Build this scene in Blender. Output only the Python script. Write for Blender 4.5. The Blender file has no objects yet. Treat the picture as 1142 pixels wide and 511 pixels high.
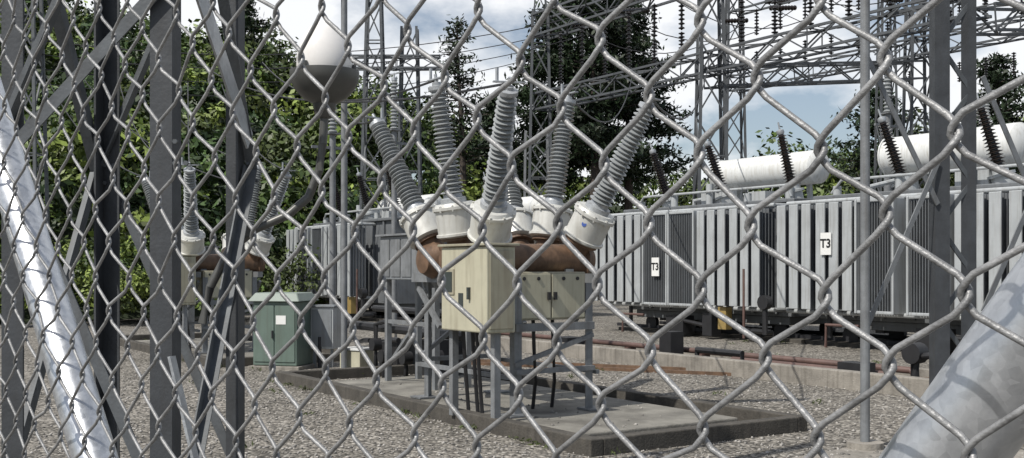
import bpy, math, random
import numpy as np
from mathutils import Vector, Matrix
random.seed(7); rng=np.random.default_rng(7)
S=bpy.context.scene
C=bpy.context.collection
ANG=math.radians(-56.6)

# ---------------------------------------------------------------- materials
def mat(name,col,rough=.6,metal=0.,var=.25,scale=3.,bump=0.,bscale=40.,streak=0.,dirt=None,spec=.5,smap=(9,9,.7)):
    m=bpy.data.materials.new(name); m.use_nodes=True
    nt=m.node_tree; N=nt.nodes; L=nt.links
    b=N['Principled BSDF']; b.inputs['Roughness'].default_value=rough; b.inputs['Metallic'].default_value=metal
    b.inputs['Specular IOR Level'].default_value=spec
    tc=N.new('ShaderNodeTexCoord')
    n=N.new('ShaderNodeTexNoise'); n.inputs['Scale'].default_value=scale; n.inputs['Detail'].default_value=8; n.inputs['Roughness'].default_value=.65
    L.new(tc.outputs['Object'],n.inputs['Vector'])
    r=N.new('ShaderNodeValToRGB'); r.color_ramp.elements[0].position=.3; r.color_ramp.elements[1].position=.72
    a=[max(0,c*(1-var)) for c in col]; z=[min(1,c*(1+var*.6)) for c in col]
    r.color_ramp.elements[0].color=(*a,1); r.color_ramp.elements[1].color=(*z,1)
    L.new(n.outputs['Fac'],r.inputs['Fac']); out=r.outputs['Color']
    if streak>0:
        mp=N.new('ShaderNodeMapping'); mp.inputs['Scale'].default_value=smap
        L.new(tc.outputs['Object'],mp.inputs['Vector'])
        n2=N.new('ShaderNodeTexNoise'); n2.inputs['Scale'].default_value=2; n2.inputs['Detail'].default_value=5
        L.new(mp.outputs[0],n2.inputs['Vector'])
        r2=N.new('ShaderNodeValToRGB'); r2.color_ramp.elements[0].position=.48; r2.color_ramp.elements[1].position=.72
        r2.color_ramp.elements[0].color=(0,0,0,1); r2.color_ramp.elements[1].color=(streak,)*3+(1,)
        L.new(n2.outputs['Fac'],r2.inputs['Fac'])
        mx=N.new('ShaderNodeMixRGB'); L.new(r2.outputs['Color'],mx.inputs['Fac']); L.new(out,mx.inputs['Color1'])
        d=dirt or (.09,.07,.05); mx.inputs['Color2'].default_value=(*d,1); out=mx.outputs['Color']
    L.new(out,b.inputs['Base Color'])
    if bump>0:
        n3=N.new('ShaderNodeTexNoise'); n3.inputs['Scale'].default_value=bscale; n3.inputs['Detail'].default_value=4
        L.new(tc.outputs['Object'],n3.inputs['Vector'])
        bp=N.new('ShaderNodeBump'); bp.inputs['Strength'].default_value=bump; bp.inputs['Distance'].default_value=.02
        L.new(n3.outputs['Fac'],bp.inputs['Height']); L.new(bp.outputs['Normal'],b.inputs['Normal'])
    return m
def leafmat(name):
    m=bpy.data.materials.new(name); m.use_nodes=True
    nt=m.node_tree; N=nt.nodes; L=nt.links
    b=N['Principled BSDF']; b.inputs['Roughness'].default_value=.5; b.inputs['Specular IOR Level'].default_value=.35
    at=N.new('ShaderNodeAttribute'); at.attribute_name='Col'
    L.new(at.outputs['Color'],b.inputs['Base Color'])
    return m
def pipemat():
    m=bpy.data.materials.new('galvanized_pipe'); m.use_nodes=True
    nt=m.node_tree; N=nt.nodes; L=nt.links; b=N['Principled BSDF']
    b.inputs['Metallic'].default_value=.75; b.inputs['Roughness'].default_value=.4
    tc=N.new('ShaderNodeTexCoord')
    v=N.new('ShaderNodeTexVoronoi'); v.inputs['Scale'].default_value=170; L.new(tc.outputs['Object'],v.inputs['Vector'])
    sp=N.new('ShaderNodeSeparateColor'); L.new(v.outputs['Color'],sp.inputs[0])
    n=N.new('ShaderNodeTexNoise'); n.inputs['Scale'].default_value=45; n.inputs['Detail'].default_value=9; n.inputs['Roughness'].default_value=.7; L.new(tc.outputs['Object'],n.inputs['Vector'])
    ad=N.new('ShaderNodeMath'); ad.operation='MULTIPLY_ADD'; L.new(sp.outputs[0],ad.inputs[0]); ad.inputs[1].default_value=.22; L.new(n.outputs['Fac'],ad.inputs[2])
    r=N.new('ShaderNodeValToRGB'); r.color_ramp.elements[0].position=.35; r.color_ramp.elements[0].color=(.40,.42,.45,1); r.color_ramp.elements[1].position=.88; r.color_ramp.elements[1].color=(.66,.68,.71,1)
    L.new(ad.outputs[0],r.inputs['Fac']); L.new(r.outputs[0],b.inputs['Base Color'])
    r2=N.new('ShaderNodeMapRange'); r2.inputs['From Min'].default_value=.35; r2.inputs['From Max'].default_value=.85; r2.inputs['To Min'].default_value=.27; r2.inputs['To Max'].default_value=.42; L.new(ad.outputs[0],r2.inputs['Value']); L.new(r2.outputs[0],b.inputs['Roughness'])
    bp=N.new('ShaderNodeBump'); bp.inputs['Strength'].default_value=.2; bp.inputs['Distance'].default_value=.0012
    L.new(n.outputs['Fac'],bp.inputs['Height']); L.new(bp.outputs[0],b.inputs['Normal'])
    return m
M_GALV=mat('galvanized',(.42,.44,.46),.45,.4,.3,14,.15,60,.15,(.25,.25,.25))
M_WIRE=mat('fence_wire',(.28,.282,.285),.5,.35,.45,45,.15,300)
M_PIPE=pipemat()
M_STEEL=mat('weathered_steel',(.05,.055,.062),.6,.1,.35,6,.1,60,.3,(.035,.032,.03))
M_STEELM=mat('brace_steel',(.10,.11,.12),.6,.15,.35,6,.1,60,.3,(.06,.055,.05))
M_STEELL=mat('steel_light',(.20,.21,.22),.55,.15,.3,6,.1,60,.35,(.08,.07,.06))
M_GANTRY=mat('gantry_steel',(.085,.092,.10),.6,.1,.3,1.5)
M_PORC=mat('grey_porcelain',(.27,.285,.29),.22,0,.15,6,0,40,.12,(.14,.14,.14))
M_BROWN=mat('dark_porcelain',(.018,.014,.013),.2,0,.3,6)
M_CAN=mat('can_metal',(.58,.58,.55),.42,.15,.12,6,0,40,.35,(.28,.25,.2))
M_TANK=mat('rusty_tank',(.15,.09,.055),.6,.1,.45,7,.2,30,.5,(.05,.032,.022))
M_BEIGE=mat('beige_paint',(.45,.43,.325),.5,0,.12,3,.03,20,.45,(.2,.17,.12))
M_BEIGE2=mat('tan_paint',(.34,.32,.24),.5,0,.15,3,.03,20,.45,(.16,.12,.08))
M_GREYP=mat('grey_paint',(.20,.215,.23),.5,0,.2,3,.05,20,.4,(.11,.10,.09))
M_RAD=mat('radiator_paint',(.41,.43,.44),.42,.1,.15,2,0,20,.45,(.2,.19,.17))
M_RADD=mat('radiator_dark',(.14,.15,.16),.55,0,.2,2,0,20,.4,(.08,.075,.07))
M_WHITE=mat('white_paint',(.66,.67,.66),.4,0,.1,2,0,20,.5,(.36,.33,.27))
M_GLASS=mat('lamp_glass',(.78,.76,.74),.15,0,.08,5)
M_LAMP=mat('lamp_metal',(.10,.10,.095),.4,.3,.2,8)
M_BLACK=mat('black_rubber',(.02,.02,.022),.5,0,.3,8)
M_GREEN=mat('green_paint',(.12,.165,.14),.5,0,.15,3,0,20,.4,(.08,.09,.07))
M_GREENR=mat('green_roof',(.21,.25,.22),.5,0,.15,3)
M_CONC=mat('concrete',(.27,.25,.22),.85,0,.4,2.6,.4,50,.5,(.09,.08,.065))
M_SLAB=mat('stained_concrete',(.22,.21,.185),.8,0,.5,1.6,.4,50,.8,(.05,.046,.04),smap=(.9,.9,.9))
M_CONCD=mat('dark_concrete',(.075,.068,.058),.85,0,.45,5,.4,50,.5,(.028,.027,.024))
M_RED=mat('dull_red_pipe',(.11,.065,.055),.6,0,.35,5)
M_YEL=mat('yellow_paint',(.28,.20,.07),.5,0,.2,5)
M_DARK=mat('dark_metal',(.03,.03,.034),.5,.2,.3,6)
M_WIN=mat('window_glass',(.05,.06,.06),.1,0,.2,6)
M_SIGN=mat('sign_white',(.74,.74,.72),.5,0,.05,5)
M_INK=mat('sign_black',(.012,.012,.012),.5,0,.05,5)
M_BARK=mat('bark',(.06,.048,.04),.9,0,.4,5,.4,30)
M_BLUE=mat('blue_label',(.05,.1,.35))
M_LEAF=leafmat('leaves')

def ground_mat():
    m=bpy.data.materials.new('gravel'); m.use_nodes=True
    nt=m.node_tree; N=nt.nodes; L=nt.links; b=N['Principled BSDF']; b.inputs['Roughness'].default_value=.9
    b.inputs['Specular IOR Level'].default_value=.2
    tc=N.new('ShaderNodeTexCoord')
    def vor(s):
        v=N.new('ShaderNodeTexVoronoi'); v.inputs['Scale'].default_value=s; v.inputs['Randomness'].default_value=1
        L.new(tc.outputs['Object'],v.inputs['Vector']); return v
    v=vor(27); v2=vor(10)
    sp=N.new('ShaderNodeSeparateColor'); L.new(v.outputs['Color'],sp.inputs[0])
    r=N.new('ShaderNodeValToRGB'); e=r.color_ramp.elements
    e[0].color=(.11,.104,.096,1); e[1].color=(.52,.50,.465,1); x=e.new(.45); x.color=(.25,.237,.217,1); x=e.new(.82); x.color=(.345,.325,.295,1)
    L.new(sp.outputs[0],r.inputs['Fac'])
    mr=N.new('ShaderNodeValToRGB'); mr.color_ramp.elements[0].position=.42; mr.color_ramp.elements[0].color=(1,1,1,1); mr.color_ramp.elements[1].position=.8; mr.color_ramp.elements[1].color=(.4,.4,.4,1)
    L.new(v.outputs['Distance'],mr.inputs['Fac'])
    mu=N.new('ShaderNodeMixRGB'); mu.blend_type='MULTIPLY'; mu.inputs[0].default_value=1
    L.new(r.outputs[0],mu.inputs[1]); L.new(mr.outputs[0],mu.inputs[2])
    n=N.new('ShaderNodeTexNoise'); n.inputs['Scale'].default_value=.5; n.inputs['Detail'].default_value=9; n.inputs['Roughness'].default_value=.72
    L.new(tc.outputs['Object'],n.inputs['Vector'])
    r3=N.new('ShaderNodeValToRGB'); r3.color_ramp.elements[0].position=.32; r3.color_ramp.elements[0].color=(.62,.61,.58,1); r3.color_ramp.elements[1].position=.68; r3.color_ramp.elements[1].color=(1.15,1.13,1.1,1)
    L.new(n.outputs['Fac'],r3.inputs['Fac'])
    mu2=N.new('ShaderNodeMixRGB'); mu2.blend_type='MULTIPLY'; mu2.inputs[0].default_value=1
    L.new(mu.outputs[0],mu2.inputs[1]); L.new(r3.outputs[0],mu2.inputs[2])
    L.new(mu2.outputs[0],b.inputs['Base Color'])
    bp=N.new('ShaderNodeBump'); bp.invert=True; bp.inputs['Strength'].default_value=.9; bp.inputs['Distance'].default_value=.025
    L.new(v.outputs['Distance'],bp.inputs['Height'])
    bp2=N.new('ShaderNodeBump'); bp2.invert=True; bp2.inputs['Strength'].default_value=.4; bp2.inputs['Distance'].default_value=.05
    L.new(v2.outputs['Distance'],bp2.inputs['Height']); L.new(bp.outputs[0],bp2.inputs['Normal'])
    L.new(bp2.outputs[0],b.inputs['Normal'])
    return m
M_GRAVEL=ground_mat()
M_HILL=mat('hill_undergrowth',(.026,.04,.015),.95,0,.5,.6,.5,3)

# ---------------------------------------------------------------- builder
def basis(d,up=Vector((0,0,1))):
    d=Vector(d).normalized()
    if abs(d.dot(up))>.97: up=Vector((0,1,0))
    x=d.cross(up).normalized(); y=x.cross(d).normalized()
    return d,x,y
class MB:
    def __init__(s): s.v=[]; s.f=[]
    def add(s,vs,fs):
        o=len(s.v); s.v+= [tuple(a) for a in vs]; s.f+=[tuple(i+o for i in f) for f in fs]
    def box(s,x0,x1,y0,y1,z0,z1):
        s.add([(x0,y0,z0),(x1,y0,z0),(x1,y1,z0),(x0,y1,z0),(x0,y0,z1),(x1,y0,z1),(x1,y1,z1),(x0,y1,z1)],
              [(0,3,2,1),(4,5,6,7),(0,1,5,4),(1,2,6,5),(2,3,7,6),(3,0,4,7)])
    def bar(s,p,q,w,h=None):
        h=h or w; p=Vector(p); q=Vector(q); d,x,y=basis(q-p)
        vs=[]
        for c in (p,q):
            for a,b in ((-1,-1),(1,-1),(1,1),(-1,1)): vs.append(c+x*a*w/2+y*b*h/2)
        s.add(vs,[(0,1,2,3),(7,6,5,4),(0,4,5,1),(1,5,6,2),(2,6,7,3),(3,7,4,0)])
    def angle(s,p,q,w,t,x=None,y=None):
        p=Vector(p); q=Vector(q)
        if x is None: _,x,y=basis(q-p)
        x=Vector(x).normalized(); y=Vector(y).normalized()
        pr=[(0,0),(w,0),(w,t),(t,t),(t,w),(0,w)]
        vs=[c+x*a+y*b for c in (p,q) for a,b in pr]
        s.add(vs,[(0,1,2,3),(0,3,4,5),(9,8,7,6),(11,10,9,6)]+[(i,i+6,(i+1)%6+6,(i+1)%6) for i in range(6)])
    def lathe(s,p,d,prof,n=16):
        p=Vector(p); d,x,y=basis(d); vs=[];fs=[]
        for t,r in prof:
            for i in range(n):
                a=2*math.pi*i/n; vs.append(p+d*t+(x*math.cos(a)+y*math.sin(a))*r)
        for k in range(len(prof)-1):
            for i in range(n):
                j=(i+1)%n; fs.append((k*n+i,k*n+j,(k+1)*n+j,(k+1)*n+i))
        fs.append(tuple(range(n-1,-1,-1))); fs.append(tuple((len(prof)-1)*n+i for i in range(n)))
        s.add(vs,fs)
    def cyl(s,p,q,r,r2=None,n=12):
        p=Vector(p); q=Vector(q); L=(q-p).length
        s.lathe(p,q-p,[(0,r),(L,r if r2 is None else r2)],n)
    def tube(s,pts,r,n=8):
        pts=[Vector(a) for a in pts]; vs=[];fs=[]; 
        for k,c in enumerate(pts):
            t=(pts[min(k+1,len(pts)-1)]-pts[max(k-1,0)])
            _,x,y=basis(t)
            if k and x.dot(px)<0: x=-x;y=-y
            px=x
            for i in range(n):
                a=2*math.pi*i/n; vs.append(c+(x*math.cos(a)+y*math.sin(a))*r)
        for k in range(len(pts)-1):
            for i in range(n):
                j=(i+1)%n; fs.append((k*n+i,k*n+j,(k+1)*n+j,(k+1)*n+i))
        fs.append(tuple(range(n-1,-1,-1))); fs.append(tuple((len(pts)-1)*n+i for i in range(n)))
        s.add(vs,fs)
    def build(s,name,m,parent=None,smooth=False,bevel=0,loc=None,rz=None):
        me=bpy.data.meshes.new(name); me.from_pydata(s.v,[],s.f); me.materials.append(m)
        if smooth:
            for p in me.polygons: p.use_smooth=True
            try: me.set_sharp_from_angle(angle=math.radians(40))
            except Exception: pass
        me.update()
        o=bpy.data.objects.new(name,me); C.objects.link(o)
        if parent: o.parent=parent
        if loc: o.location=loc
        if rz is not None: o.rotation_euler=(0,0,rz)
        if bevel:
            b=o.modifiers.new('bevel','BEVEL'); b.width=bevel; b.segments=2; b.limit_method='ANGLE'
        return o
def empty(name,loc=(0,0,0),rz=0):
    o=bpy.data.objects.new(name,None); C.objects.link(o); o.location=loc; o.rotation_euler=(0,0,rz); return o
def npmesh(name,V,Q,m,parent=None,col=None,smooth=False):
    me=bpy.data.meshes.new(name); me.vertices.add(len(V)); me.vertices.foreach_set('co',np.asarray(V,dtype=np.float32).ravel())
    k=Q.shape[1]; me.loops.add(Q.size); me.loops.foreach_set('vertex_index',Q.astype(np.int32).ravel())
    me.polygons.add(len(Q)); me.polygons.foreach_set('loop_start',np.arange(0,Q.size,k,dtype=np.int32))
    me.polygons.foreach_set('loop_total',np.full(len(Q),k,dtype=np.int32))
    if smooth: me.polygons.foreach_set('use_smooth',np.ones(len(Q),dtype=bool))
    me.update(calc_edges=True)
    if col is not None:
        a=me.color_attributes.new('Col','FLOAT_COLOR','POINT'); c=np.ones((len(V),4),dtype=np.float32); c[:,:3]=col
        a.data.foreach_set('color',c.ravel())
    me.materials.append(m)
    o=bpy.data.objects.new(name,me); C.objects.link(o)
    if parent: o.parent=parent
    return o

# ---------------------------------------------------------------- chain link fence
FO=np.array([.62,0.,0.]); FD=np.array([-.690,.7236,0.]); FN=np.array([.7236,.690,0.])
def fpt(s,z,off=0.): return tuple(FO+FD*s+FN*off+np.array([0,0,z]))
def fence():
    root=empty('chain_link_fence')
    hp=.034; r=.00168; s0=-1.281; z0=.025; nc=158; nj=66
    jx=rng.normal(0,.0014,(nc+2,nj)); jz=rng.normal(0,.0014,(nc+2,nj)); jy=rng.normal(0,.0018,(nc+2,nj))
    dz=np.array([-5.2,-3.2,-1.5,0,1.5,3.2,5.2])*r; c=1.9*r; o=1.15*r; a=1.05*r
    prof=o+c-np.sqrt(dz**2+c**2); yy=np.clip(dz/(2.6*r),-1,1)*a
    V=[];Q=[];off=0; ns=6
    for k in range(nc):
        pts=[]
        for j in range(nj):
            cc=k+((k+j)&1); right=(cc==k+1); sg=1 if right else -1
            X=s0+cc*hp+jx[cc,j]+sg*prof; Z=z0+j*hp+jz[cc,j]+dz; Y=-sg*yy+jy[cc,j]
            pts.append(np.stack([X,Y,Z],1))
        P=np.concatenate(pts)
        W=FO+P[:,:1]*FD+P[:,1:2]*FN; W[:,2]=P[:,2]
        T=np.gradient(W,axis=0); T/=np.linalg.norm(T,axis=1)[:,None]
        B=np.cross(T,FN); B/=np.linalg.norm(B,axis=1)[:,None]; Nn=np.cross(B,T)
        th=np.arange(ns)*2*math.pi/ns
        R=W[:,None,:]+r*(np.cos(th)[None,:,None]*Nn[:,None,:]+np.sin(th)[None,:,None]*B[:,None,:])
        n=len(W); V.append(R.reshape(-1,3))
        i=np.arange(n-1)[:,None]*ns; q=np.arange(ns)[None,:]; q2=(q+1)%ns
        Q.append(np.stack([i+q,i+q2,i+ns+q2,i+ns+q],-1).reshape(-1,4)+off); off+=n*ns
    npmesh('wire_mesh',np.concatenate(V),np.concatenate(Q),M_WIRE,root,smooth=True)
    m=MB()
    for s in (-1.2,-.02,4.1):
        p=fpt(s,0,.06); m.cyl(p,(p[0],p[1],2.4),.03,n=20)
    m.cyl(fpt(-1.28,2.29,.03),fpt(4.1,2.29,.03),.021,n=16)
    m.build('posts_and_rail',M_PIPE,root,True)
    b=MB()
    d=Vector((-.69,.724,-1.45)); q0=Vector((.212,.543,1.497)); b.cyl(q0+d*1.03,q0-d*.55,.0250,n=48)
    b.build('brace_pipe_1',M_PIPE,root,True)
    b=MB(); d=Vector((-.69,.724,1.24)); q0=Vector((-.476,1.225,1.39)); b.cyl(q0-d*1.12,q0+d*.75,.0240,n=48)
    b.build('brace_pipe_2',M_PIPE,root,True)
fence()

# ---------------------------------------------------------------- ground
def ground():
    m=MB(); m.add([(-400,-60,0),(400,-60,0),(400,700,0),(-400,700,0)],[(0,1,2,3)]); m.build('ground',M_GRAVEL)
ground()
XS=[-80,-40,-33,-21,-16,-9,0,10,20,33,45,90]; ZS=[22,18,16.5,14,11.8,9.0,6.8,4.6,4.2,6.6,9,12]
def hillh(x,y):
    ds=np.interp(x,[-14,-6,2],[31,44,60]); h=np.interp(x*70/np.maximum(y,30),XS,ZS)
    t=np.clip((y-ds)/(74-ds),0,1); t=t*t*(3-2*t)*.4+t*.6
    return h*t+.8*np.sin(x*.31+y*.17)*t+.5*np.sin(x*.7-y*.4)*t
def hill():
    xs=np.linspace(-110,110,111); ys=np.linspace(28,170,72); X,Y=np.meshgrid(xs,ys); Z=hillh(X,Y)-.15
    V=np.stack([X,Y,Z],-1).reshape(-1,3); w=len(xs)
    i=np.arange(len(ys)-1)[:,None]*w+np.arange(w-1)[None,:]
    npmesh('hill',V,np.stack([i,i+1,i+w+1,i+w],-1).reshape(-1,4),M_HILL,smooth=True)
hill()
M_STONE=leafmat('stone'); M_STONE.node_tree.nodes['Principled BSDF'].inputs['Roughness'].default_value=.9
def stones():
    n=9000; x=rng.uniform(-6.5,5.5,n); y=7.6+rng.uniform(0,1,n)**1.5*9
    s=rng.uniform(.009,.026,n); base=np.array([[1,0,0],[0,1,0],[-1,0,0],[0,-1,0],[0,0,1],[0,0,-1]],float)
    F=np.array([[0,1,4],[1,2,4],[2,3,4],[3,0,4],[1,0,5],[2,1,5],[3,2,5],[0,3,5]])
    a=rng.uniform(0,6.28,n); ca,sa=np.cos(a),np.sin(a)
    sc=np.stack([s*rng.uniform(.8,1.5,n),s*rng.uniform(.6,1.1,n),s*rng.uniform(.4,.9,n)],1)
    P=base[None]*sc[:,None,:]*rng.uniform(.7,1.15,(n,6,1))
    X=P[...,0]*ca[:,None]-P[...,1]*sa[:,None]; Y=P[...,0]*sa[:,None]+P[...,1]*ca[:,None]
    u=(x+.08)*math.cos(ANG)+(y-12)*math.sin(ANG); v=-(x+.08)*math.sin(ANG)+(y-12)*math.cos(ANG)
    on=(u>-3.25)&(u<2.2)&(v>-.58)&(v<1.3)
    edge=((u>-3.4)&(u<2.35)&(v>-.70)&(v<1.45))&~on
    keep=(~on&~edge)|(on&(rng.uniform(0,1,n)<.12))
    zz=np.where(on,.104,.004)
    V=np.stack([X+x[:,None],Y+y[:,None],P[...,2]+zz[:,None]],-1)[keep]; k=len(V)
    Q=(F[None]+6*np.arange(k)[:,None,None]).reshape(-1,3)
    g=rng.uniform(.13,.42,k); col=np.repeat(np.stack([g,g*.95,g*.88],1),6,axis=0)
    npmesh('gravel_stones',V.reshape(-1,3),Q,M_STONE,col=col)
stones()

# ---------------------------------------------------------------- foliage
def leaves(P,Nrm,size,col,aspect=.6):
    n=len(P); Nrm=Nrm/np.maximum(np.linalg.norm(Nrm,axis=1)[:,None],1e-6)
    R=rng.normal(size=(n,3)); A=np.cross(Nrm,R); A/=np.maximum(np.linalg.norm(A,axis=1)[:,None],1e-6); B=np.cross(Nrm,A)
    s=(size*rng.uniform(.6,1.3,n))[:,None]
    V=np.stack([P-A*s,P-B*s*aspect,P+A*s,P+B*s*aspect],1).reshape(-1,3)
    return V,np.repeat(col,4,axis=0)
def crown(c,rx,rz,n,size,base):
    k=rng.integers(8,15); Vs=[];Cs=[]
    d=rng.normal(size=(k,3)); d/=np.linalg.norm(d,axis=1)[:,None]; d[:,2]=np.abs(d[:,2])*1.0-.25
    cen=d*rng.uniform(.35,.85,(k,1))*np.array([rx,rx,rz])
    for i in range(k):
        m=n//k; u=rng.normal(size=(m,3)); u/=np.linalg.norm(u,axis=1)[:,None]; u[:,2]=np.where(u[:,2]<-.3,-u[:,2],u[:,2])
        lr=rng.uniform(.25,.5)*rx; P=np.array(c)+cen[i]+u*lr*(rng.uniform(.45,1.2,(m,1)))*np.array([1,1,.8])
        nr=u+rng.normal(size=(m,3))*.55+np.array([0,0,.15])
        col=base*rng.uniform(.5,1.8)*rng.uniform(.55,1.5,(m,1))*np.array([1,1,1])
        v,cc=leaves(P,nr,size,col,.5); Vs.append(v);Cs.append(cc)
    return np.concatenate(Vs),np.concatenate(Cs)
GREENS=np.array([[.055,.085,.018],[.075,.11,.022],[.04,.065,.016],[.10,.13,.028],[.06,.08,.025],[.026,.046,.014]])
def forest():
    V=[];K=[]; cnt=0
    while cnt<430:
        y=rng.uniform(33,88); x=rng.uniform(-.60*y-4,.60*y+4)
        if cnt%3==0: x=-abs(x)
        ds=np.interp(x,[-14,-6,2],[32,45,60])
        if y<ds: continue
        h=float(hillh(x,y)); r=rng.uniform(1.5,3.0)*(1 if y<60 else 1.2); rz=r*rng.uniform(.9,1.6)
        v,c=crown((x,y,h+rz*.6),r,rz,760 if y<60 else 450,.115+.0016*y,GREENS[rng.integers(0,6)]*(1.1 if x<-3 else .75))
        V.append(v);K.append(c);cnt+=1
    V=np.concatenate(V);K=np.concatenate(K)
    npmesh('forest',V,np.arange(len(V)).reshape(-1,4),M_LEAF,col=K)
forest()
def shrubs():
    V=[];K=[]
    for i in range(75):
        x=rng.uniform(-26,-4.0); y=rng.uniform(29.5,35)+ (0 if x<-8 else (x+8)*2.5)
        r=rng.uniform(.7,1.7); v,c=crown((x,y,r*.6),r,r*1.3,850,.085,GREENS[rng.integers(0,5)]*1.2)
        V.append(v);K.append(c)
    V=np.concatenate(V);K=np.concatenate(K)
    npmesh('shrubs',V,np.arange(len(V)).reshape(-1,4),M_LEAF,col=K)
shrubs()
def weeds():
    V=[];K=[]
    for i in range(90):
        if i<45:
            u=rng.uniform(-4.6,2.9); v_=rng.choice([-1.02,1.82,-.72]); x=-.08+u*math.cos(ANG)-v_*math.sin(ANG); y=12+u*math.sin(ANG)+v_*math.cos(ANG)
        else: x=rng.uniform(-9,7); y=rng.uniform(9,24)
        n=rng.integers(8,22); P=np.array([x,y,.03])+rng.normal(size=(n,3))*np.array([.045,.045,.013]); nr=rng.normal(size=(n,3)); nr[:,2]*=.4
        v,c=leaves(P,nr,.03,np.array([.07,.09,.03])*rng.uniform(.6,1.2,(n,1)),.25); V.append(v);K.append(c)
    V=np.concatenate(V);K=np.concatenate(K)
    npmesh('weeds',V,np.arange(len(V)).reshape(-1,4),M_LEAF,col=K)
weeds()
def conifer(x,y,z,h,rad,dens=1.,start=.25,name='pine_tree',col=(.017,.030,.013),size=.19):
    root=empty(name,(x,y,z)); m=MB()
    lean=rng.normal(0,.02,2)
    tp=[(lean[0]*t*h+.15*math.sin(t*5),lean[1]*t*h,t*h) for t in np.linspace(0,1,12)]
    for a,b,t in zip(tp[:-1],tp[1:],np.linspace(0,1,12)): m.cyl(a,b,.28*(1-t)*h/16+.03,.28*(1-t-.09)*h/16+.03,8)
    V=[];K=[]; nw=int(h/.55)
    for i in range(nw):
        t=start+(1-start)*i/nw
        env=math.sin(min(1,(1-t)/(1-start)*1.7)*math.pi/2)*rng.uniform(.5,1.2)
        for b in range(rng.integers(5,8)):
            a=rng.uniform(0,6.28); L=rad*env*rng.uniform(.45,1.15)+.25
            p0=np.array([np.interp(t,np.linspace(0,1,12),[q[0] for q in tp]),np.interp(t,np.linspace(0,1,12),[q[1] for q in tp]),t*h])
            d=np.array([math.cos(a),math.sin(a),rng.uniform(-.1,.4)])
            p1=p0+d*L; m.cyl(tuple(p0),tuple(p1),.045,.012,5)
            nn=int(60*dens*(L/rad+.35)); s=rng.uniform(.2,1.05,nn)**.8
            P=p0+d*L*s[:,None]+rng.normal(size=(nn,3))*np.array([.28,.28,.17])*(.6+.25*rad/2)
            nr=rng.normal(size=(nn,3))+np.array([0,0,.7])
            cl=np.array(col)*rng.uniform(.6,1.6)*rng.uniform(.6,1.4,(nn,1))
            v,c=leaves(P,nr,size,cl,.35); V.append(v);K.append(c)
    m.build('trunk_and_limbs',M_BARK,root)
    V=np.concatenate(V);K=np.concatenate(K)
    npmesh('foliage',V,np.arange(len(V)).reshape(-1,4),M_LEAF,root,col=K)
conifer(2.2,59,3.0,13.2,2.7,1.5); conifer(4.2,56,3.0,15.4,3.1,1.7); conifer(6.4,60,3.0,14.4,2.8,1.5)
conifer(-2.7,56,3.0,11.8,1.5,.3,.35,size=.15); conifer(-16.5,66,9,9.5,1.9,1.); conifer(22,64,4,8.5,2.6,1.1); conifer(28,62,5,9,2.6,1.1)
conifer(-1.0,64,3.0,9,1.8,1.)

# ---------------------------------------------------------------- porcelain
def sheds(L,r0,r1,n,core=.62):
    pr=[(0,r0*core)]
    for i in range(n):
        t=i/n*L; r=r0+(r1-r0)*i/n; p=L/n; k=r*(1 if i%2==0 else .93)
        pr+=[(t+.10*p,r*core),(t+.28*p,k),(t+.42*p,k),(t+.85*p,r*core)]
    pr.append((L,r1*core)); return pr

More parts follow.
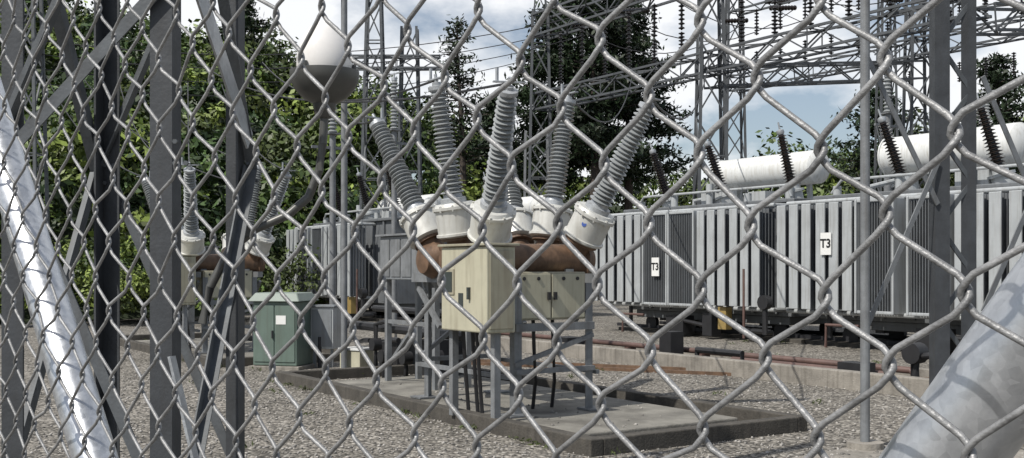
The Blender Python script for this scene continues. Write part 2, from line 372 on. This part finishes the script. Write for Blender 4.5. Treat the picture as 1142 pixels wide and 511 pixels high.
def breaker(name_root,loc):
    R=empty(name_root,loc,ANG)
    tank=MB();can=MB();por=MB();cap=MB();fr=MB();lbl=MB()
    tops=[]
    for ph in (-1,0,1):
        xt=ph*.52
        tank.lathe((xt,-.78,1.70),(0,1,0),[(0,.02),(.02,.15),(.1,.19),(.14,.21),(.16,.17),(1.4,.17),(1.42,.21),(1.46,.19),(1.54,.15),(1.56,.02)],24)
        for s in (-1,1):
            d=Vector((ph*.70,s*.25,1.25 if ph else 1.5)).normalized()
            p=Vector((xt,s*.56,1.72))
            tank.lathe(p,d,[(0,.135),(.2,.135),(.2,.19),(.23,.19)],20)
            can.lathe(p+d*.232,d,[(0,.20),(.02,.235),(.045,.235),(.05,.215),(.30,.215),(.305,.24),(.335,.24),(.34,.22),(.37,.20)],28)
            for k in range(10):
                a=k*.628; dd,xx,yy=basis(d); c=p+d*.55+(xx*math.cos(a)+yy*math.sin(a))*.228
                can.cyl(c-d*.03,c+d*.035,.012,n=6)
            cap.lathe(p+d*.602,d,[(0,.14),(.05,.14),(.06,.105),(.10,.10)],18)
            por.lathe(p+d*.70,d,sheds(1.10,.132,.104,24),20)
            cap.lathe(p+d*1.80,d,[(0,.075),(.02,.10),(.06,.10),(.07,.05),(.10,.05),(.11,.018),(.19,.018)],14)
            q=p+d*1.93; tops.append(q)
            _,xx,yy=basis(d)
            cap.bar(q-xx*.16+d*.01,q+xx*.16+d*.01,.05,.012)
            cap.bar(q+xx*.12,q+xx*.12+Vector((0,0,.14)),.03,.02)
            if ph==1: 
                lbl.lathe(p+d*.42+Vector((.60,-.79,0)).normalized()*.212,Vector((.60,-.79,.0)),[(0,.028),(.006,.028)],12)
    tank.build('breaker_tanks',M_TANK,R,True); can.build('bushing_cans',M_CAN,R,True); por.build('bushing_porcelain',M_PORC,R,True)
    cap.build('bushing_caps',M_GALV,R,True); lbl.build('blue_labels',M_BLUE,R,True)
    for x in (-.95,.95):
        for y in (-.5,.5):
            fr.angle((x,y,.1),(x,y,1.45),.09,.014,(1 if x<0 else -1,0,0),(0,1 if y<0 else -1,0))
            fr.box(x-.12,x+.12,y-.12,y+.12,.104,.122)
        zb=1.42 if x<0 else 1.0
        fr.bar((x,-.5,zb),(x,.5,zb),.07,.08)
        fr.bar((x*1.02,-.5,.55),(x*1.02,.5,.55),.05); fr.bar((x,-.5,.62),(x,.5,zb-.1),.045)
    for y in (-.57,.57):
        fr.bar((-1.05,y,1.50),(.92,y,1.50),.09,.10); fr.bar((-.95,y,1.38),(-.45,y,.95),.05); fr.bar((.9,y,1.38),(.45,y,.95),.05)
        fr.bar((-.95,y,.5),(.95,y,.5),.045)
    for ph in (-1,0,1):
        for y in (-.4,.4): fr.box(ph*.52-.16,ph*.52+.16,y-.05,y+.05,1.44,1.60)
    fr.bar((.5,-.95,.1),(.5,-.95,.98),.07); fr.bar((1.22,-.9,.1),(1.22,-.9,.98),.07)
    fr.build('support_frame',M_STEELL,R)
    c=MB(); c.box(.45,1.33,-1.07,-.74,.98,1.82); c.build('control_cabinet',M_BEIGE,R,bevel=.015)
    c=MB(); c.box(.42,1.36,-1.10,-.71,1.825,1.85); c.build('control_cabinet_roof',M_BEIGE2,R,bevel=.005)
    c=MB(); c.box(.48,.72,-1.082,-1.071,1.34,1.60); c.box(1.331,1.343,-1.04,-.77,1.02,1.78); c.build('cabinet_frames',M_BEIGE2,R,bevel=.004)
    c=MB(); c.box(.51,.69,-1.088,-1.0825,1.37,1.57); c.box(.80,.89,-1.075,-1.071,1.20,1.36); c.box(1.0,1.03,-1.10,-1.071,1.3,1.42); c.build('cabinet_windows',M_WIN,R)
    c=MB(); c.box(.50,.93,-.49,.42,1.07,1.57); c.build('mechanism_cabinet',M_BEIGE2,R,bevel=.012)
    c=MB(); c.box(.931,.945,-.47,-.045,1.09,1.55); c.box(.931,.945,-.025,.40,1.09,1.55); c.build('mechanism_doors',M_BEIGE,R,bevel=.005)
    c=MB(); c.box(.946,.975,-.09,-.06,1.28,1.36); c.box(.946,.975,-.01,.02,1.28,1.36)
    for y in (-.38,-.2,.12,.3): c.cyl((.946,y,1.5),(.955,y,1.5),.02,n=8)
    for x,y in ((.6,-.9),(.75,-.88),(.9,-.92),(1.1,-.85)):
        c.tube([(x,y,1.0),(x,y+.02,.7),(x-.06,y+.08,.4),(x-.05,y+.1,.1)],.02,6)
    for y in (-.3,-.1,.15): c.tube([(.7,y,1.08),(.72,y,.75),(.6,y+.1,.4),(.55,y+.1,.1)],.02,6)
    c.build('conduits_and_handles',M_BLACK,R,True)
    c=MB(); c.box(-3.0,-1.5,-.05,.55,1.46,2.03); c.build('busbar_box',M_GREYP,R,bevel=.01)
    c=MB()
    for k in range(5): c.box(-2.97+.3*k,-2.71+.3*k,-.062,-.051,1.5,1.99)
    c.box(-3.05,-1.45,-.10,.60,2.034,2.06)
    for x in (-2.9,-1.6):
        for y in (.02,.48): c.bar((x,y,.1),(x,y,1.46),.07)
    c.bar((-2.9,.02,.3),(-1.6,.02,1.3),.04); c.bar((-2.9,.02,.9),(-1.6,.02,.9),.05)
    c.build('busbar_box_panels',M_STEELL,R)
    mw=Matrix.Translation(loc)@Matrix.Rotation(ANG,4,'Z')
    return [mw@t for t in tops]
tops=breaker('circuit_breaker',(-.08,12,0))
tops2=breaker('circuit_breaker',(-5.6,20.2,0))

def pad(loc):
    R=empty('concrete_equipment_pad',loc,ANG)
    m=MB(); x0,x1,y0,y1=-4.5,2.8,-.95,1.75; w=.14
    m.box(x0,x1,y0,y0+w,-.05,.15); m.box(x0,x1,y1-w,y1,-.05,.15); m.box(x0,x0+w,y0+w,y1-w,-.05,.148); m.box(x1-w,x1,y0+w,y1-w,-.05,.148)
    m.build('bund_kerb',M_CONCD,R,bevel=.012)
    m=MB(); m.box(-3.3,2.25,-.62,1.35,-.05,.10); m.build('slab',M_SLAB,R,bevel=.015)
pad((-.08,12,0)); pad((-5.6,20.2,0))

# ---------------------------------------------------------------- transformers
def transformer(loc,L,layout,cons,bush,signs,right=False):
    R=empty('power_transformer',loc,ANG); h=L/2
    t=MB(); t.box(-h+.3,h-.3,1.0,3.1,.55,3.05); t.box(-h+.2,h-.2,.9,3.2,3.052,3.14)
    for x in np.arange(-h+.5,h-.4,.7): t.box(x,x+.08,.93,.998,.6,3.04)
    t.box(-h+.5,h-.5,1.1,3.0,.36,.545)
    t.build('main_tank',M_RADD,R,bevel=.02)
    f=MB(); g=MB(); x=-h
    for kind in layout:
        if kind=='w':
            for k in range(3):
                f.box(x+.02,x+.25,0,.045,.78,2.92); f.box(x+.115,x+.145,.046,.6,.80,2.90)
                for q in range(1,6): g.box(x+.03,x+.23,.10*q+.02,.10*q+.04,.80,2.90)
                x+=.33
            x+=.04
        elif kind=='b':
            for k in range(13):
                g.box(x+.03+.06*k,x+.03+.06*k+.014,.03,.7,.80,2.88)
            f.box(x-.05,x-.002,-.012,.72,.74,2.94); f.box(x+.80,x+.848,-.012,.72,.74,2.94)
            f.box(x-.001,x+.799,.0,.03,.74,.80); f.box(x-.001,x+.799,.0,.03,2.88,2.94)
            x+=.92
        elif kind=='g': x+=.25
    f.cyl((-h,.35,2.97),(x,.35,2.97),.05,n=10); f.cyl((-h,.35,.72),(x,.35,.72),.05,n=10)
    for xx in np.arange(-h+.4,x,1.1):
        f.cyl((xx,.35,2.97),(xx,1.05,2.97),.05,n=8); f.cyl((xx,.35,.72),(xx,1.05,.72),.05,n=8)
    f.build('radiator_plates',M_RAD,R,bevel=.014); g.build('radiator_fins',M_RADD,R)
    c=MB(); cx0,cx1,cy,cz,cr=cons
    c.lathe((cx0,cy,cz),(1,0,0),[(0,.02),(.03,cr*.6),(.10,cr*.9),(.14,cr),(.14,cr+.03),(.17,cr+.03),(.17,cr),(cx1-cx0-.14,cr),(cx1-cx0-.10,cr*.9),(cx1-cx0-.03,cr*.6),(cx1-cx0,.02)],32)
    c.build('conservator',M_WHITE,R,True)
    c=MB()
    for xx in (cx0+.6,cx1-.6): c.bar((xx,cy-.25,3.1),(xx,cy-.2,cz-cr+.05),.1); c.bar((xx,cy+.25,3.1),(xx,cy+.2,cz-cr+.05),.1)
    c.tube([(cx0+.8,cy,cz-cr),(cx0+.8,cy-.6,cz-cr-.15),(cx0+.4,cy-1.2,3.3),(cx0+.4,cy-1.2,3.1)],.05)
    for k in range(5): 
        xx=-h+.6+k*(L-1.2)/4; c.cyl((xx,1.2,3.14),(xx,1.2,3.14+.2+.15*(k%3)),.09,n=12)
    c.tube([(-h+.5,1.15,3.2),(-h+.8,1.1,3.45),(h-.6,1.1,3.45),(h-.5,1.15,3.2)],.03)
    c.box(-.4,.3,1.3,1.8,3.14,3.5); c.box(1.0,1.5,1.5,2.0,3.14,3.4)
    c.build('oil_pipes',M_RAD,R,True)
    b=MB(); tr=MB(); cp=MB()
    for (x_,y_,dx,dy) in bush:
        d=Vector((dx,dy,1)).normalized(); p=Vector((x_,y_,3.1))
        tr.lathe(p-d*.1,d,[(0,.2),(.32,.2),(.32,.25),(.37,.25),(.38,.15),(.48,.14)],20)
        b.lathe(p+d*.38,d,sheds(1.15,.16,.115,17,.5),16)
        cp.lathe(p+d*1.53,d,[(0,.07),(.04,.09),(.1,.08),(.12,.02),(.28,.02)],12)
    b.build('hv_bushings',M_BROWN,R,True); tr.build('bushing_turrets',M_RAD,R,True); cp.build('bushing_caps',M_GALV,R,True)
    w=MB()
    for x_ in np.linspace(-h+.9,h-.9,4):
        for y_ in (1.3,2.8): w.cyl((x_,y_-.05,.22),(x_,y_+.05,.22),.2,n=20)
    for x_ in (-1,1): w.box(x_*h*.55-.1,x_*h*.55+.1,1.2,2.9,.3,.36)
    for y_ in (1.3,2.8): w.box(-h-.5,h+.5,y_-.04,y_+.04,.08,.16)
    w.build('wheels_and_rails',M_DARK,R,True)
    k=MB(); k.box(-h,h,.9,3.3,-.05,.08); k.build('plinth',M_CONCD,R,bevel=.01)
    v=MB()
    v.tube([(h-1.2,.8,.25),(h-1.2,.3,.25),(h-.2,.2,.25),(h,-.2,.25),(h,-.2,.9)],.06); v.lathe((h,-.28,.9),(0,1,0),[(0,.15),(.16,.15)],12)
    v.tube([(-h+1,.5,.72),(-h+1,.5,.2)],.05); v.tube([(0,.5,.72),(0,.3,.4),(.8,.3,.3)],.05)
    v.box(-.5,.1,.25,.6,.1,.5); v.box(h-2.3,h-2.0,.2,.5,.08,.6)
    v.build('valves',M_BLACK,R,True)
    v=MB(); v.tube([(h-.8,.0,.1),(h-.8,.0,1.6)],.03); v.tube([(-h+1.4,-.1,.05),(-h+1.4,-.1,.5),(-h+2.2,-.1,.5)],.03)
    v.build('deluge_pipes',M_RED,R,True)
    v=MB(); v.box(h-1.7,h-1.45,.1,.3,.25,.75); v.build('yellow_valve_box',M_YEL,R,bevel=.01)
    for i,(sx,sz) in enumerate(signs):
        v=MB(); v.box(sx-.13,sx+.13,-.045,-.025,sz-.22,sz+.22); v.build('sign_plate',M_SIGN,R)
        cu=bpy.data.curves.new('sign_text','FONT'); cu.body='T3'; cu.size=.24; cu.align_x='CENTER'; cu.align_y='CENTER'; cu.extrude=.002; cu.offset=.006
        cu.materials.append(M_INK)
        o=bpy.data.objects.new('sign_text',cu); C.objects.link(o); o.parent=R; o.location=(sx,-.05,sz); o.rotation_euler=(math.pi/2,0,0)
transformer((3.75,25.2,0),6.2,['w','w','b','b','w','w'],(-1.5,2.0,2.9,4.0,.40),[(-1.7,1.5,-.25,-.2),(.3,1.5,-.25,-.2),(2.4,1.5,-.1,-.2)],[(-.55,1.65)])
transformer((7.55,19.4,0),7.4,['w','w','b','g','b','w','w','w'],(-3.2,.1,2.9,4.05,.42),[(-1.6,1.5,-.25,-.2),(.5,1.5,-.2,-.2)],[(-2.35,2.1)])
transformer((-5.9,33.8,0),6.4,['w','b','g','b','w','w'],(-1.5,2.0,2.9,3.6,.36),[(-1.7,1.5,-.25,-.2),(.3,1.5,-.2,-.2),(2.2,1.5,-.1,-.2)],[])
transformer((-2.0,35.5,0),5.0,['w','b','b','w','w'],(-1.5,1.6,2.9,3.7,.38),[(-1.3,1.5,-.25,-.2),(.5,1.5,-.2,-.2)],[])

B=empty('transformer_bund',(4.6,19.6,0),ANG)
m=MB(); m.box(-9.5,7.5,-3.05,-2.87,-.05,.24); m.box(-9.5,7.5,-1.15,-1.0,-.05,.16)
m.build('kerb',M_CONC,B,bevel=.015)
m=MB(); m.box(-9.5,7.5,-2.86,-1.16,-.05,.03); m.build('bund_floor',M_CONCD,B)
m=MB(); m.tube([(-8,-1.5,.16),(4.2,-1.5,.16),(4.3,-1.5,.05)],.05,10)
m.tube([(1.5,-2.3,.16),(4.4,-2.3,.16),(4.5,-2.3,.05)],.05,10)
for x in np.arange(-8,4,2.): m.box(x-.05,x+.05,-1.6,-1.4,.03,.12)
m.build('fire_main_pipe',M_RED,B,True)
m=MB(); m.tube([(5,-2.5,.05),(5,-2.5,.45),(5.35,-2.5,.5),(5.35,-2.5,.1)],.07,10); m.box(3.9,4.3,-2.7,-2.4,.03,.32); m.lathe((5.0,-2.6,.5),(0,1,0),[(0,.14),(.2,.14)],12)
m.tube([(1,-2.6,.08),(1,-2.6,.3),(2.0,-2.6,.3),(2.0,-2.6,.08)],.05,8); m.box(-3,-2.5,-2.6,-2.2,.03,.3); m.box(-.6,-.3,-2.0,-1.7,.03,.5)
m.build('pipe_valves',M_BLACK,B,True)

R=empty('transformer_haul_rails',(0,0,0))
m=MB()
for k in (0,1.0): m.bar((-1.6+k*.55,19-k*.83+.0,.02),(12+k*.55,12.5-k*.83,.02),.06,.06)
m.build('rails',M_TANK,R)
m=MB(); m.add([(1.9,8.7,.004),(3.2,9.8,.004),(7.8,8.6,.004),(7.0,6.6,.004)],[(0,1,2,3)]); m.build('path',M_CONC)

# ---------------------------------------------------------------- small kiosks
def kiosk():
    R=empty('green_electrical_kiosk',(-3.70,17.4,0),math.radians(-14))
    m=MB(); m.box(-.38,.38,-.3,.35,.06,1.08); m.build('body',M_GREEN,R,bevel=.015)
    m=MB(); m.add([(-.45,-.37,1.084),(.45,-.37,1.084),(.45,.42,1.084),(-.45,.42,1.084),(-.36,-.26,1.22),(.36,-.26,1.22),(.36,.32,1.22),(-.36,.32,1.22)],[(0,3,2,1),(4,5,6,7),(0,1,5,4),(1,2,6,5),(2,3,7,6),(3,0,4,7)]); m.build('roof',M_GREENR,R,bevel=.015)
    m=MB(); m.box(-.35,-.01,-.315,-.301,.12,1.03); m.box(.01,.35,-.315,-.301,.12,1.03); m.build('doors',M_GREEN,R,bevel=.006)
    m=MB(); m.box(.03,.2,-.322,-.316,.72,.86); m.build('label',M_SIGN,R)
    m=MB(); m.box(-.44,.44,-.36,.41,-.05,.055); m.build('plinth',M_CONC,R,bevel=.01)
    m=MB(); m.box(-.04,-.02,-.34,-.316,.5,.62); m.cyl((.55,.2,0),(.55,.2,.5),.03,n=8); m.build('handle',M_DARK,R)
kiosk()
R=empty('grey_meter_cabinet',(-3.05,17.6,0),math.radians(-14))
m=MB(); m.box(-.2,.2,-.15,.2,.3,.98); m.build('body',M_RAD,R,bevel=.01)
m=MB(); m.box(-.23,.23,-.18,.23,.984,1.01); m.box(-.17,-.13,-.1,-.06,0,.3); m.box(.13,.17,-.1,-.06,0,.3); m.box(-.17,.17,-.162,-.151,.34,.94); m.build('roof_legs_door',M_GREYP,R)
R=empty('cable_pit_box',(-2.45,17.0,0),math.radians(-30))
m=MB(); m.box(-.2,.2,-.18,.18,0,.32); m.build('body',M_BEIGE,R,bevel=.01)
m=MB(); m.box(-.22,.22,-.2,.2,.324,.36); m.build('lid',M_WHITE,R,bevel=.006)
R=empty('oil_pipework',(-1.6,15.9,0),ANG)
m=MB()
for i in range(7):
    x=-1.6+i*.5; y=rng.uniform(-.4,.9); h=rng.uniform(.4,1.0)
    m.tube([(x,y,0),(x,y,h),(x+.3,y,h+.05),(x+.45,y,h+.05)],.04,8); m.lathe((x,y-.07,h*.6),(0,1,0),[(0,.10),(.14,.10)],10)
m.tube([(-2,0,.7),(2,0,.7)],.07,8); m.tube([(-2,.5,.95),(2.4,.5,.95)],.05,8); m.box(-1,-.4,.1,.6,0,.5); m.box(.6,1.0,-.1,.5,0,.6)
m.build('pipes',M_BLACK,R,True)

# ---------------------------------------------------------------- near lattice tower (left)
def near_tower():
    R=empty('lattice_steel_tower')
    P=[Vector((-1.58,5.0,0)),Vector((-1.49,6.0,0)),Vector((-2.34,6.15,0)),Vector((-2.42,5.1,0))]
    cen=sum(P,Vector())/4; H=7.0
    m=MB()
    for i,p in enumerate(P):
        a=(P[(i+1)%4]-p).normalized(); b=(P[(i-1)%4]-p).normalized()
        m.angle(p,p+Vector((0,0,H)),.108,.012,a,b)
    m.build('legs',M_STEEL,R)
    g=MB(); zs=[0.3,2.15,4.0,5.8]
    for i in range(4):
        p=P[i]; q=P[(i+1)%4]; n=((p+q)/2-cen).normalized()
        for k in range(len(zs)-1):
            o=n*.012; z0,z1=zs[k],zs[k+1]
            if i in (1,3):
                if k%2==i//2: p_,q_=p,q
                else: p_,q_=q,p
                g.angle(p_+o+Vector((0,0,z0)),q_+o+Vector((0,0,z1)),.055,.008)
            else:
                if (k+i//2)%2: g.angle(p+o+Vector((0,0,z1)),q+o+Vector((0,0,z0)),.06,.008)
                else: g.angle(p+o+Vector((0,0,z0)),q+o+Vector((0,0,z1)),.06,.008)
    g.bar(P[0]+Vector((0,-.03,2.95)),P[3]+Vector((0,-.03,2.1)),.01,.06)
    for p in P:
        for z in zs[1:3]:
            for k in range(4): g.cyl((p.x+.02+.05*(k%2),p.y-.026,z-.06+.1*(k//2)),(p.x+.02+.05*(k%2),p.y-.006,z-.06+.1*(k//2)),.012,n=6)
    g.build('bracing',M_STEELM,R)
    f=MB()
    for p in P: f.box(p.x-.22,p.x+.22,p.y-.22,p.y+.22,-.05,.12)
    f.build('footings',M_CONC,R,bevel=.02)
    g=MB(); g.bar((-1.53,4.96,3.15),(-1.44,5.9,2.30),.012,.12); g.bar((-1.56,4.93,1.2),(-1.40,4.9,.55),.012,.08)
    g.build('sunlit_brace_plates',M_GALV,R)  # sunlit brace faces: their brightness is put in as metal paler than the bracing
near_tower()
def lamp():
    R=empty('street_lamp',(-1.045,6,0))
    m=MB(); m.lathe((0,0,2.70),(0,0,1),[(0,.150),(.03,.156),(.08,.155),(.13,.145),(.18,.125),(.22,.100),(.25,.075),(.272,.045),(.285,.012)],36); m.build('glass_dome',M_GLASS,R,True)
    m=MB(); m.lathe((0,0,2.44),(0,0,1),[(0,.035),(.02,.055),(.08,.065),(.11,.12),(.16,.165),(.20,.185),(.235,.192),(.262,.192),(.268,.16)],36)
    for k in range(3): m.cyl((.165*math.cos(k*2.1),.165*math.sin(k*2.1),2.70),(.165*math.cos(k*2.1),.165*math.sin(k*2.1),2.735),.012,n=8)
    m.build('reflector_bowl',M_LAMP,R,True)
    m=MB(); m.tube([(0,0,2.46),(-.01,0,2.3),(-.03,0,2.15),(-.09,0,2.0),(-.2,-.02,1.9),(-.38,-.03,1.82),(-.52,-.05,1.7),(-.62,-.06,1.5),(-.66,-.08,1.3)],.024,12)
    m.box(-.50,-.40,-.07,.06,1.78,1.84)
    m.build('curved_arm',M_LAMP,R,True)
lamp()
R=empty('portal_column')
m=MB()
m.angle((3.93,10,0),(3.93,10,8),.14,.014,(1,0,0),(0,1,0)); m.angle((4.36,10.1,0),(4.36,10.1,8),.14,.014,(-1,0,0),(0,1,0))
m.angle((5.6,10.6,0),(5.6,10.6,8),.12,.012,(1,0,0),(0,1,0))
m.build('column_legs',M_STEEL,R)
m=MB(); 
for k in range(9):
    z=.3+k*.85; a=(3.98,10.03,z); b=(4.32,10.12,z+.42); m.bar(a,b,.015,.045); m.bar(b,(3.98,10.03,z+.85),.015,.045)
m.build('column_lacing',M_STEELM,R)
m=MB()
m.cyl((3.15,9.6,0),(3.15,9.6,6.5),.042,n=14)
m.bar((3.15,9.66,1.0),(3.95,9.97,2.6),.012,.05); m.bar((3.15,9.68,3.6),(3.95,9.98,2.2),.012,.05); m.bar((4.4,10.05,1.2),(5.6,10.6,3.4),.012,.06); m.bar((4.4,10.06,3.4),(5.6,10.6,1.2),.012,.06)
m.build('column_bracing',M_STEELL,R)
m=MB(); m.box(3.85,4.45,9.85,10.3,-.05,.1); m.cyl((3.15,9.6,-.05),(3.15,9.6,.06),.16,n=20); m.build('footing',M_CONC,R)

# ---------------------------------------------------------------- background gantries
def truss(m,p,q,w,step,t=.06,w2=None):
    p=Vector(p);q=Vector(q); L=(q-p).length; d,x,y=basis(q-p); n=max(2,int(L/step)); w2=w2 or w
    def cn(i,k):
        f=i/n; ww=(w+(w2-w)*f)/2; a,b=((-1,-1),(1,-1),(1,1),(-1,1))[k%4]; return p+d*L*f+x*a*ww+y*b*ww
    for k in range(4):
        m.bar(cn(0,k),cn(n,k),t*1.5)
        for i in range(n):
            if (i+k)%2: m.bar(cn(i,k),cn(i+1,k+1),t*.8)
            else: m.bar(cn(i,k+1),cn(i+1,k),t*.8)
            if i%4==0: m.bar(cn(i,k),cn(i,k+1),t*.7)
U1=Vector((.55,-.835,0)); U2=Vector((.835,.55,0)); G0=Vector((6,32.5,0))
def G(i,j,z=0): return G0+U1*9*i+U2*10*j+Vector((0,0,z))
def string(m,p,q,n=9,r=.13):
    p=Vector(p);q=Vector(q);L=(q-p).length; pr=[(0,.02)]
    for i in range(n):
        t=(i+.5)/n*L; e=L/n; pr+=[(t-.3*e,.035),(t-.05*e,r),(t+.12*e,r),(t+.3*e,.035)]
    pr.append((L,.02)); m.lathe(p,q-p,pr,8)
def gantries():
    R=empty('substation_gantry'); m=MB(); s=MB(); w=MB()
    for j,(lo,hi) in enumerate([(7.8,10.6),(9.4,12.8),(9.6,14.0)]):
        for i in (-1,0,1):
            if j==0 and i==1: continue
            truss(m,G(i,j),G(i,j,hi+.6),1.0,1.2,.06,.55); truss(m,G(i,j,hi+.6),G(i,j,hi+3.2),.45,.8,.04,.06)
        for i in (-1,0):
            truss(m,G(i,j,hi),G(i+1,j,hi),.8,1.0,.05)
            if j<2: truss(m,G(i,j,lo),G(i+1,j,lo),.6,.9,.045)
            for k in range(1,7):
                a=G(i+k/7,j,hi-.45); b=a+Vector((0,0,-1.1)); string(s,a,b,8,.10)
                a=G(i+k/7,j,lo+.3); string(s,a,a+Vector((0,0,.9)),8,.10)
                if j<2 and k%2:
                    a=G(i+k/7,j,hi-.1)+U2*.5; b=G(i+k/7,j+1,hi+1.2)-U2*.5; string(s,a,a+(b-a).normalized()*1.5,9,.1); string(s,b,b+(a-b).normalized()*1.5,9,.1)
                    pts=[a.lerp(b,f)+Vector((0,0,-1.2*4*f*(1-f))) for f in np.linspace(0,1,9)]; w.tube(pts,.018,4)
    for i in (0,1): truss(m,G(i,0,7.4),G(i,1,8.6),.6,1.0,.045)
    m.build('lattice_steelwork',M_GANTRY,R); s.build('insulator_strings',M_BROWN,R,True); w.build('overhead_conductors',M_DARK,R)
gantries()
def left_gantry():
    R=empty('substation_gantry'); m=MB(); s=MB()
    A=Vector((-13.5,30,0)); Cq=Vector((-20,31,0))
    for p in (A,Cq): truss(m,p,p+Vector((0,0,9.6)),.9,1.1,.055,.5)
    truss(m,Cq+Vector((0,0,8.4)),A+Vector((0,0,8.4)),.7,1.0,.05)
    truss(m,A+U2*12,A+U2*12+Vector((0,0,9.8)),.9,1.1,.055,.5)
    for k in range(1,7):
        a=Cq.lerp(A,k/7)+Vector((0,0,8)); string(s,a,a+Vector((0,0,-1.2)),9,.1)
    m.build('lattice_steelwork',M_STEELM,R); s.build('insulator_strings',M_BROWN,R,True)
left_gantry()
def stand(x,y,h,ins=1.1,r=.05):
    R=empty('post_insulator_stand',(x,y,0),ANG)
    m=MB(); m.cyl((0,0,0),(0,0,h),r,n=12); m.box(-.2,.2,-.2,.2,0,.03); m.box(-.14,.14,-.14,.14,h,h+.03)
    m.bar((0,-.5,h-.3),(0,.5,h-.3),.06)
    m.build('post',M_STEELL,R,True)
    m=MB(); m.lathe((0,0,h+.03),(0,0,1),sheds(ins,.11,.10,14,.55),14); m.build('insulator',M_PORC,R,True)
    m=MB(); m.lathe((0,0,h+.03+ins),(0,0,1),[(0,.07),(.08,.07),(.09,.02),(.2,.02)],10); m.bar((-.4,0,h+ins+.2),(.4,0,h+ins+.2),.03); m.build('clamp',M_GALV,R,True)
stand(-2.62,16.8,6.2); stand(-4.0,24,4.6,1.2,.07); stand(-2.9,26.5,5,1.2,.07)
for x,y in ((9.7,27.8),(15,34)): stand(x,y,5.6,1.4,.09)
R=empty('lattice_pylon',(-4.6,36,0)); m=MB(); truss(m,(0,0,0),(0,0,11.5),1.0,1.1,.055,.4)
truss(m,(-2.2,0,8.5),(2.2,0,8.5),.4,.7,.04); m.build('steelwork',M_STEELM,R)
R=empty('lattice_pylon',(1.0,44,0)); m=MB(); truss(m,(0,0,0),(0,0,7.2),1.1,1.0,.06,.9)
m.build('steelwork',M_STEELL,R)
R=empty('overhead_line'); w=MB()
def cond(a,b,sag=.3,r=.014):
    a=Vector(a);b=Vector(b); w.tube([a.lerp(b,f)+Vector((0,0,-4*sag*f*(1-f))) for f in np.linspace(0,1,14)],r,5)
for k,t in enumerate(tops):
    if k%2==1: cond(t,G(-1+.2*k,0,8.2),.9)
    else: cond(t,(-4.0-k*.9,24+k*.5,6.2+.1*k),.5)
for k,t in enumerate(tops2): cond(t,(-13+k*.9,30+k*.3,7.0),.5)
for k in range(4): cond((-16+k,30,7.2+.25*k),G(-1+.3*k,0,9.5+.3*k),1.1)
for k in range(4): cond((-30,20+k*1.5,11+k*.5),(30,40+k*1.5,13+.4*k),2.,.016)
w.build('conductors',M_DARK,R)

# ---------------------------------------------------------------- world, sun, camera
W=bpy.data.worlds.new('World'); S.world=W; W.use_nodes=True
nt=W.node_tree; N=nt.nodes; L=nt.links; bg=N['Background']
EL=math.radians(50); AZ=math.radians(228)
sky=N.new('ShaderNodeTexSky'); sky.sky_type='NISHITA'; sky.sun_disc=False; sky.sun_elevation=EL; sky.sun_rotation=AZ
tc=N.new('ShaderNodeTexCoord'); mp=N.new('ShaderNodeMapping'); mp.inputs['Scale'].default_value=(1,1,2.0); mp.inputs['Location'].default_value=(.3,.1,.2)
L.new(tc.outputs['Generated'],mp.inputs['Vector'])
n=N.new('ShaderNodeTexNoise'); n.inputs['Scale'].default_value=4.5; n.inputs['Detail'].default_value=9; n.inputs['Roughness'].default_value=.55
L.new(mp.outputs[0],n.inputs['Vector'])
r=N.new('ShaderNodeValToRGB'); r.color_ramp.elements[0].position=.39; r.color_ramp.elements[1].position=.53
r.color_ramp.elements[0].color=(.15,.15,.15,1)
L.new(n.outputs['Fac'],r.inputs['Fac'])
sx=N.new('ShaderNodeSeparateXYZ'); L.new(tc.outputs['Generated'],sx.inputs[0])
mrg=N.new('ShaderNodeMapRange'); mrg.inputs['From Min'].default_value=-.1; mrg.inputs['From Max'].default_value=.6; mrg.inputs['To Min'].default_value=.3; mrg.inputs['To Max'].default_value=1
L.new(sx.outputs['Y'],mrg.inputs['Value'])
ml=N.new('ShaderNodeMath'); ml.operation='MULTIPLY'; L.new(r.outputs[0],ml.inputs[0]); L.new(mrg.outputs[0],ml.inputs[1])
mx=N.new('ShaderNodeMixRGB'); L.new(ml.outputs[0],mx.inputs[0]); L.new(sky.outputs[0],mx.inputs[1]); mx.inputs[2].default_value=(10.9,11.1,11.4,1)
L.new(mx.outputs[0],bg.inputs['Color']); bg.inputs['Strength'].default_value=.09
sd=bpy.data.lights.new('sun','SUN'); sd.energy=4.6; sd.angle=math.radians(.5); sd.color=(1,.955,.88)
so=bpy.data.objects.new('sun',sd); C.objects.link(so)
dirv=Vector((math.sin(AZ)*math.cos(EL),math.cos(AZ)*math.cos(EL),math.sin(EL)))
so.rotation_euler=dirv.to_track_quat('Z','Y').to_euler()
cd=bpy.data.cameras.new('camera'); co=bpy.data.objects.new('camera',cd); C.objects.link(co)
co.location=(0,0,1.6); co.rotation_euler=(math.pi/2,0,0); cd.sensor_width=36; cd.lens=37.83; cd.shift_y=.039; cd.clip_start=.02; cd.clip_end=2000
S.camera=co
S.view_settings.view_transform='Standard'; S.view_settings.look='None'; S.view_settings.exposure=0
